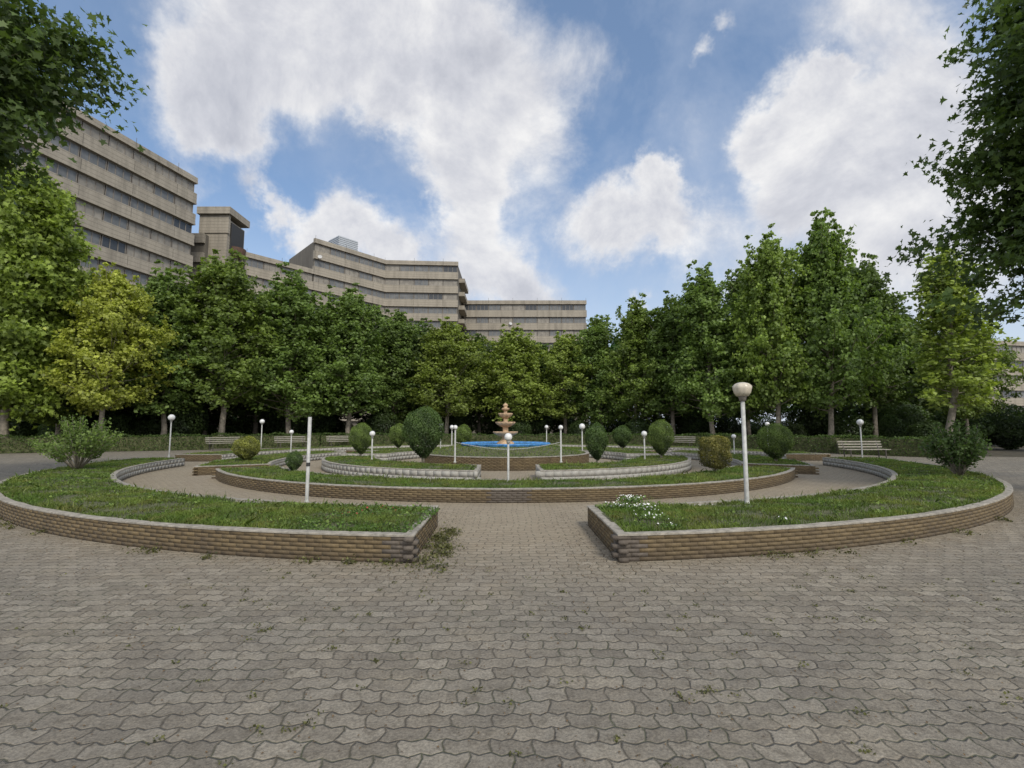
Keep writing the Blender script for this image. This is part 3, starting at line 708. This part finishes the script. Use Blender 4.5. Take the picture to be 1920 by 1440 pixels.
# ---------------------------------------------------------------- benches
def bench_root():
    t=thing('park_bench','x','bench'); 
    b=MB()
    for k in range(4): b.box((0,-.19+k*.125,.45),(2.15,.085,.03))
    obj('seat',b.mesh('seat',M['slat']),t)
    b=MB()
    for k in range(3): b.box((0,.27+k*.03,.56+k*.12),(2.15,.03,.06))
    obj('backrest',b.mesh('backrest',M['slat']),t)
    for sx in(-.85,.85):
        b=MB(); b.tube([(sx,-.2,0),(sx,-.18,.43)],.025,8).tube([(sx,.2,0),(sx,.22,.45),(sx,.37,.85)],.025,8).box((sx,0,.415),(.05,.44,.03)); obj('leg',b.mesh('leg',M['bleg']),t)
    return t
B0=bench_root(); first=True
for px,py,lb in((1623,861,'pale slatted bench on the right, nearest of the benches'),(422,844,'pale slatted bench at the left behind the yellowish bush'),(547,841,'pale slatted bench second from left, behind the short left lamp'),(642,839,'pale slatted bench just left of the round bush, third from left'),(1272,841,'pale slatted bench behind the tall round bush right of the fountain')):
    t=B0 if first else dup(B0); first=False; p=gp(px,py,0); t.location=p; t['label']=lb; t['group']='slatted benches around the garden'
    t.rotation_euler=(0,0,math.atan2(CY-p.y,CX-p.x)+math.pi/2 if px!=1623 else RD(4))
# ---------------------------------------------------------------- buildings
SHh=3.05
def win_meshes(w,h):
    b=MB(); t=.08
    b.box((0,0,h-t/2),(w,.08,t)).box((0,0,t/2),(w,.08,t))
    for x in(-w/2+t/2,-w/6,w/6,w/2-t/2): b.box((x,0,h/2),(t,.075,h-2*t-.002))
    fr=b.mesh('window',M['frame']); ps=[]
    for mm in(M['glass'],M['curt'],M['mid'],M['curt'],M['mid']):
        ps.append(MB().box((0,.03,h/2),(w-.1,.02,h-.1)).mesh('pane',mm))
    return fr,ps
def block(name,label,faces,foot,ns,s0,bay=3.3,cat='building',wn=None):
    o0=Vector((faces[0][0][0],faces[0][0][1],0)); t=thing(name,label,cat,tuple(o0))
    top=ns*SHh; b=MB(); k=len(foot)
    b.V=[(x-o0.x,y-o0.y,-.1) for x,y in foot]+[(x-o0.x,y-o0.y,top) for x,y in foot]
    b.F=[(i,(i+1)%k,k+(i+1)%k,k+i) for i in range(k)]+[tuple(range(k,2*k))]
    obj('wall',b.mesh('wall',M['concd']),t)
    for s in range(1,ns+1):
        b=MB()
        for i,(P,Q) in enumerate(faces):
            P=Vector(P);Q=Vector(Q);d=(Q-P);L=d.length;a=math.atan2(d.y,d.x);nrml=Vector((d.y,-d.x)).normalized(); c=(P+Q)/2+nrml*.2-Vector((o0.x,o0.y))
            z0=s*SHh-.45; z1=s*SHh+1.15 if s<ns else s*SHh+.45
            b.box((c.x,c.y,(z0+z1)/2+.004*i),(L+.3,.55,z1-z0),a)
            c2=c+nrml*.3; b.box((c2.x,c2.y,s*SHh-.33+.004*i),(L+.3,.08,.22),a)
        obj('spandrel',b.mesh('spandrel',M['conc']),t)
    for (P,Q) in faces:
        P=Vector(P);Q=Vector(Q);d=(Q-P);L=d.length;a=math.atan2(d.y,d.x);nb=max(1,round(L/bay));nv=Vector((d.y,-d.x)).normalized(); bw=L/nb
        fr,ps=win_meshes(bw-.12,1.4)
        for s in range(s0,ns):
            for i in range(nb):
                c=P+d*((i+.5)/nb)+nv*.12
                w=obj('window',fr,t); w.location=(c.x-o0.x,c.y-o0.y,s*SHh+1.175); w.rotation_euler=(0,0,a)
                p_=obj('pane',random.choice(ps),w)
        b=MB()
        for i in range(0,nb+1,2):
            for s in range(1,ns+1):
                c=P+d*(i/nb)+nv*.48-Vector((o0.x,o0.y)); b.box((c.x,c.y,s*SHh+.4),(.05,.012,1.3),a)
        obj('panel_joints',b.mesh('panel_joints',M['concd']),t)
    return t
fa=((-53.0,34.0),(-45.6,65.0))
block('apartment_block','tall concrete apartment block on the far left with long window bands',[(fa[0],fa[1])],[fa[0],fa[1],(-62,69),(-70,38)],12,5,3.0)
block('apartment_block','lower concrete wing between the stair tower and the tall middle block',[((-45.2,78.),(-37.6,86.9))],[(-45.2,78),(-37.6,86.9),(-48,96),(-56,84)],10,5,2.9)
tb=block('apartment_block','tall angled concrete apartment block in the middle with a metal roof hut',[((-37.5,87),(-27.2,99)),((-27.2,99),(-11.8,100))],[(-37.5,87),(-27.2,99),(-11.8,100),(-11.8,113),(-32,114),(-47,97)],12,4,3.1)
for s in range(6,12): obj('balcony',MB().box((-11.3+37.5,107-87,s*SHh+.25),(1.6,9,.9)).mesh('balcony',M['conc']),tb)
block('apartment_block','low concrete apartment wing ending right of the centre',[((-11.2,109),(17.3,109))],[(-11.6,109),(17.3,109),(17.3,122),(-11.6,122)],10,4,2.9)
block('apartment_block','distant pale apartment block glimpsed at the right edge through the trees',[((84,92),(112,97))],[(84,92),(112,97),(110,112),(82,108)],6,0,3.4)
t=thing('stair_tower','concrete stair tower with an open loggia near its top, beside the far left block','tower',(-46.4,74,0))
b=MB(); b.box((-.35,0,17),(4.3,4.6,34)); obj('wall',b.mesh('wall',M['conc']),t)
b=MB(); b.box((-.2,-.1,35.2),(5.2,5.6,1.1)).box((-2.2,0,33.2),(.5,4.8,3.0)).box((-.3,-2.2,33.2),(4.6,.5,3.0)); obj('roof',b.mesh('roof',M['conc']),t)
b=MB(); b.box((1.85,.1,31.3),(.35,3.4,4.8)); obj('loggia',b.mesh('loggia',M['band']),t)  # black slab on the wall face, painted shade of the open recess
b=MB(); b.lathe([(0,28.6),(1.3,28.6),(1.5,30.0),(1.4,30.0),(1.2,28.8)],20,c=(1.8,.1)); obj('balcony',b.mesh('balcony',M['rust']),t)
t=thing('link_wing','recessed concrete link between the far left block and the stair tower','building',(-50,71,0))
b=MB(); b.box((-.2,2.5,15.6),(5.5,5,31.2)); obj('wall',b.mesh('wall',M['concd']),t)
for s in range(5,11): obj('spandrel',MB().box((-.2,-.2,s*SHh),(5.4,.4,1.5)).mesh('spandrel',M['conc']),t)
t=thing('roof_hut','small silver louvred hut on the roof of the tall middle block','hut',(-34.6,94,36.6))
obj('wall',MB().box((0,0,1.4),(4.2,4,2.8),.86).mesh('wall',M['louv']),t)
b=MB()
for k in range(7): b.box((0,0,.3+k*.38),(4.35,4.15,.1),.86)
obj('louvre',b.mesh('louvre',M['louv']),t)
def dish(px,py,Y,label):
    p=dp(px,py,Y); t=thing('satellite_dish',label,'dish',tuple(p)); 
    b=MB().lathe([(0,.0),(.2,.03),(.36,.1),(.4,.13),(.36,.12),(.2,.05),(0,.02)],20); o=obj('reflector',b.mesh('reflector',M['dish'],True),t); o.rotation_euler=(RD(70),0,RD(20))
    obj('bracket',MB().tube([(0,0,0),(0,.4,-.3),(0,.5,-.3)],.03,6).mesh('bracket',M['bleg']),t)
dish(957,607,108.3,'white satellite dish on the low wing facade above the trees')
dish(600,482,86.8,'small white satellite dish at the left corner of the tall middle block')
# ---------------------------------------------------------------- world
SUNEL=RD(42); SUNAZ=RD(155)
w=bpy.data.worlds.new('World'); scene.world=w; w.use_nodes=True; nt=w.node_tree
bg=nt.nodes['Background']; STR=.15; bg.inputs[1].default_value=STR
sky=nt.nodes.new('ShaderNodeTexSky'); sky.sky_type='NISHITA'; sky.sun_disc=False; sky.sun_elevation=SUNEL; sky.sun_rotation=SUNAZ; sky.air_density=1.0; sky.dust_density=.8; sky.ozone_density=2.0
tc=nt.nodes.new('ShaderNodeTexCoord').outputs['Generated']
dn=N(nt,'ShaderNodeTexNoise',{'Scale':4.5,'Detail':6.0,'Roughness':.66}); nt.links.new(tc,dn.inputs['Vector'])
dv=N(nt,'ShaderNodeVectorMath',{0:dn.outputs['Color'],1:(.5,.5,.5)},operation='SUBTRACT').outputs[0]
dv=N(nt,'ShaderNodeVectorMath',{0:dv},operation='SCALE'); dv.inputs[3].default_value=.2
dd=N(nt,'ShaderNodeVectorMath',{0:tc,1:dv.outputs[0]},operation='ADD').outputs[0]
BL=[(480,70,200,1),(650,40,220,1),(850,90,190,1),(370,160,120,.8),(430,240,100,.75),(890,230,155,.95),(880,340,100,.85),(870,430,80,.75),(720,170,90,.8),(1050,120,120,.5),(1040,260,90,.45),(1020,380,80,.3),
(470,360,68,.9),(510,430,65,1),(650,420,78,1.1),(590,470,80,1),(740,480,65,1),(420,440,60,.85),(940,500,80,.9),(1000,550,75,.85),(860,550,85,.75),(330,340,80,.4),
(1190,400,98,.85),(1240,320,50,1),(1120,430,80,.8),(1270,430,90,.6),(1210,575,42,1.1),(1480,190,88,1.2),(1545,130,48,1.2),(1420,290,66,1.1),(1570,270,125,1.1),(1710,200,160,1),(1650,390,140,.9),(1830,330,170,.9),(1480,380,90,.85),
(1352,65,34,.45),(1320,92,34,.5),(1285,118,30,.45),(1640,20,170,.65),(1400,490,110,.4),(1550,500,130,.4),(1780,520,170,.75),(230,480,100,.6),(-150,200,260,.8)]
acc=None
for px,py,r,wt in BL:
    v=Vector(ray(px,py)).normalized(); ca=1/math.sqrt(1+((px-960)/FP)**2+((720-py)/FP)**2); Rr=r/FP*ca**1.4*1.29
    d=N(nt,'ShaderNodeVectorMath',{0:dd,1:tuple(v)},operation='DISTANCE').outputs['Value']
    k=mrange(nt,d,Rr,0,0,wt,True)
    acc=k if acc is None else math_(nt,'ADD',acc,k)
sxyz=N(nt,'ShaderNodeSeparateXYZ',{0:tc}); gy=sxyz.outputs[1]; gz=sxyz.outputs[2]; gx=sxyz.outputs[0]
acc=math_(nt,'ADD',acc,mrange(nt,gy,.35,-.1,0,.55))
acc=math_(nt,'MINIMUM',acc,1.1)
n1=noise(nt,tc,4.0,9,.66,.25)
off=N(nt,'ShaderNodeVectorMath',{0:tc,1:(-.02,-.01,.03)},operation='ADD').outputs[0]
n2=noise(nt,off,4.0,6,.62,.25)
den=math_(nt,'ADD',acc,math_(nt,'MULTIPLY',math_(nt,'SUBTRACT',n1,.5),1.25))
msk=mrange(nt,den,.04,.80,0,1,True)
rel=math_(nt,'MULTIPLY',math_(nt,'SUBTRACT',n1,n2),2.2)
big=noise(nt,tc,1.8,3,.5)
sh=math_(nt,'ADD',math_(nt,'ADD',rel,.68),math_(nt,'MULTIPLY',math_(nt,'SUBTRACT',big,.5),1.1))
sh=math_(nt,'SUBTRACT',sh,mrange(nt,den,.5,1.4,0,.32))
cc=ramp(nt,sh,[(0,(.45,.47,.54)),(.5,(.67,.68,.73)),(1,(.96,.95,.94))])
cs=N(nt,'ShaderNodeVectorMath',{0:cc},operation='SCALE'); nt.links.new(mrange(nt,gy,.3,-.3,1/STR,1.7/STR),cs.inputs[3])  # unseen clouds behind the camera brightened to add fill light
hz=mrange(nt,gz,.44,.0,0,.85,True)
bl=mix(nt,.17,sky.outputs[0],tuple(v/STR for v in(.38,.60,.94)))
veil=math_(nt,'MULTIPLY',mrange(nt,n2,.42,.7,.03,.45),mrange(nt,gx,-.4,.5,.4,1.0))
bl=mix(nt,veil,bl,tuple(v/STR for v in(.62,.69,.82)))
bl=mix(nt,hz,bl,tuple(v/STR for v in(.66,.73,.83)))
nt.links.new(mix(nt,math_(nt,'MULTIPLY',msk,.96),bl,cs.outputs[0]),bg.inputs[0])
sl=bpy.data.lights.new('sun','SUN'); sl.energy=2.3; sl.angle=RD(13); sl.color=(1,.94,.83)
so=link(bpy.data.objects.new('sun',sl)); dirv=Vector((math.sin(SUNAZ)*math.cos(SUNEL),math.cos(SUNAZ)*math.cos(SUNEL),math.sin(SUNEL)))
so.rotation_euler=dirv.to_track_quat('Z','Y').to_euler(); so.location=dirv*50
cd=bpy.data.cameras.new('camera'); cd.sensor_width=36; cd.lens=36*FP/1920; cd.clip_start=.05; cd.clip_end=3000
co=link(bpy.data.objects.new('camera',cd)); co.location=(0,0,CH); co.rotation_euler=(RD(90)+PIT,0,0); scene.camera=co
scene.view_settings.view_transform='Standard'; scene.view_settings.look='None'; scene.view_settings.exposure=0
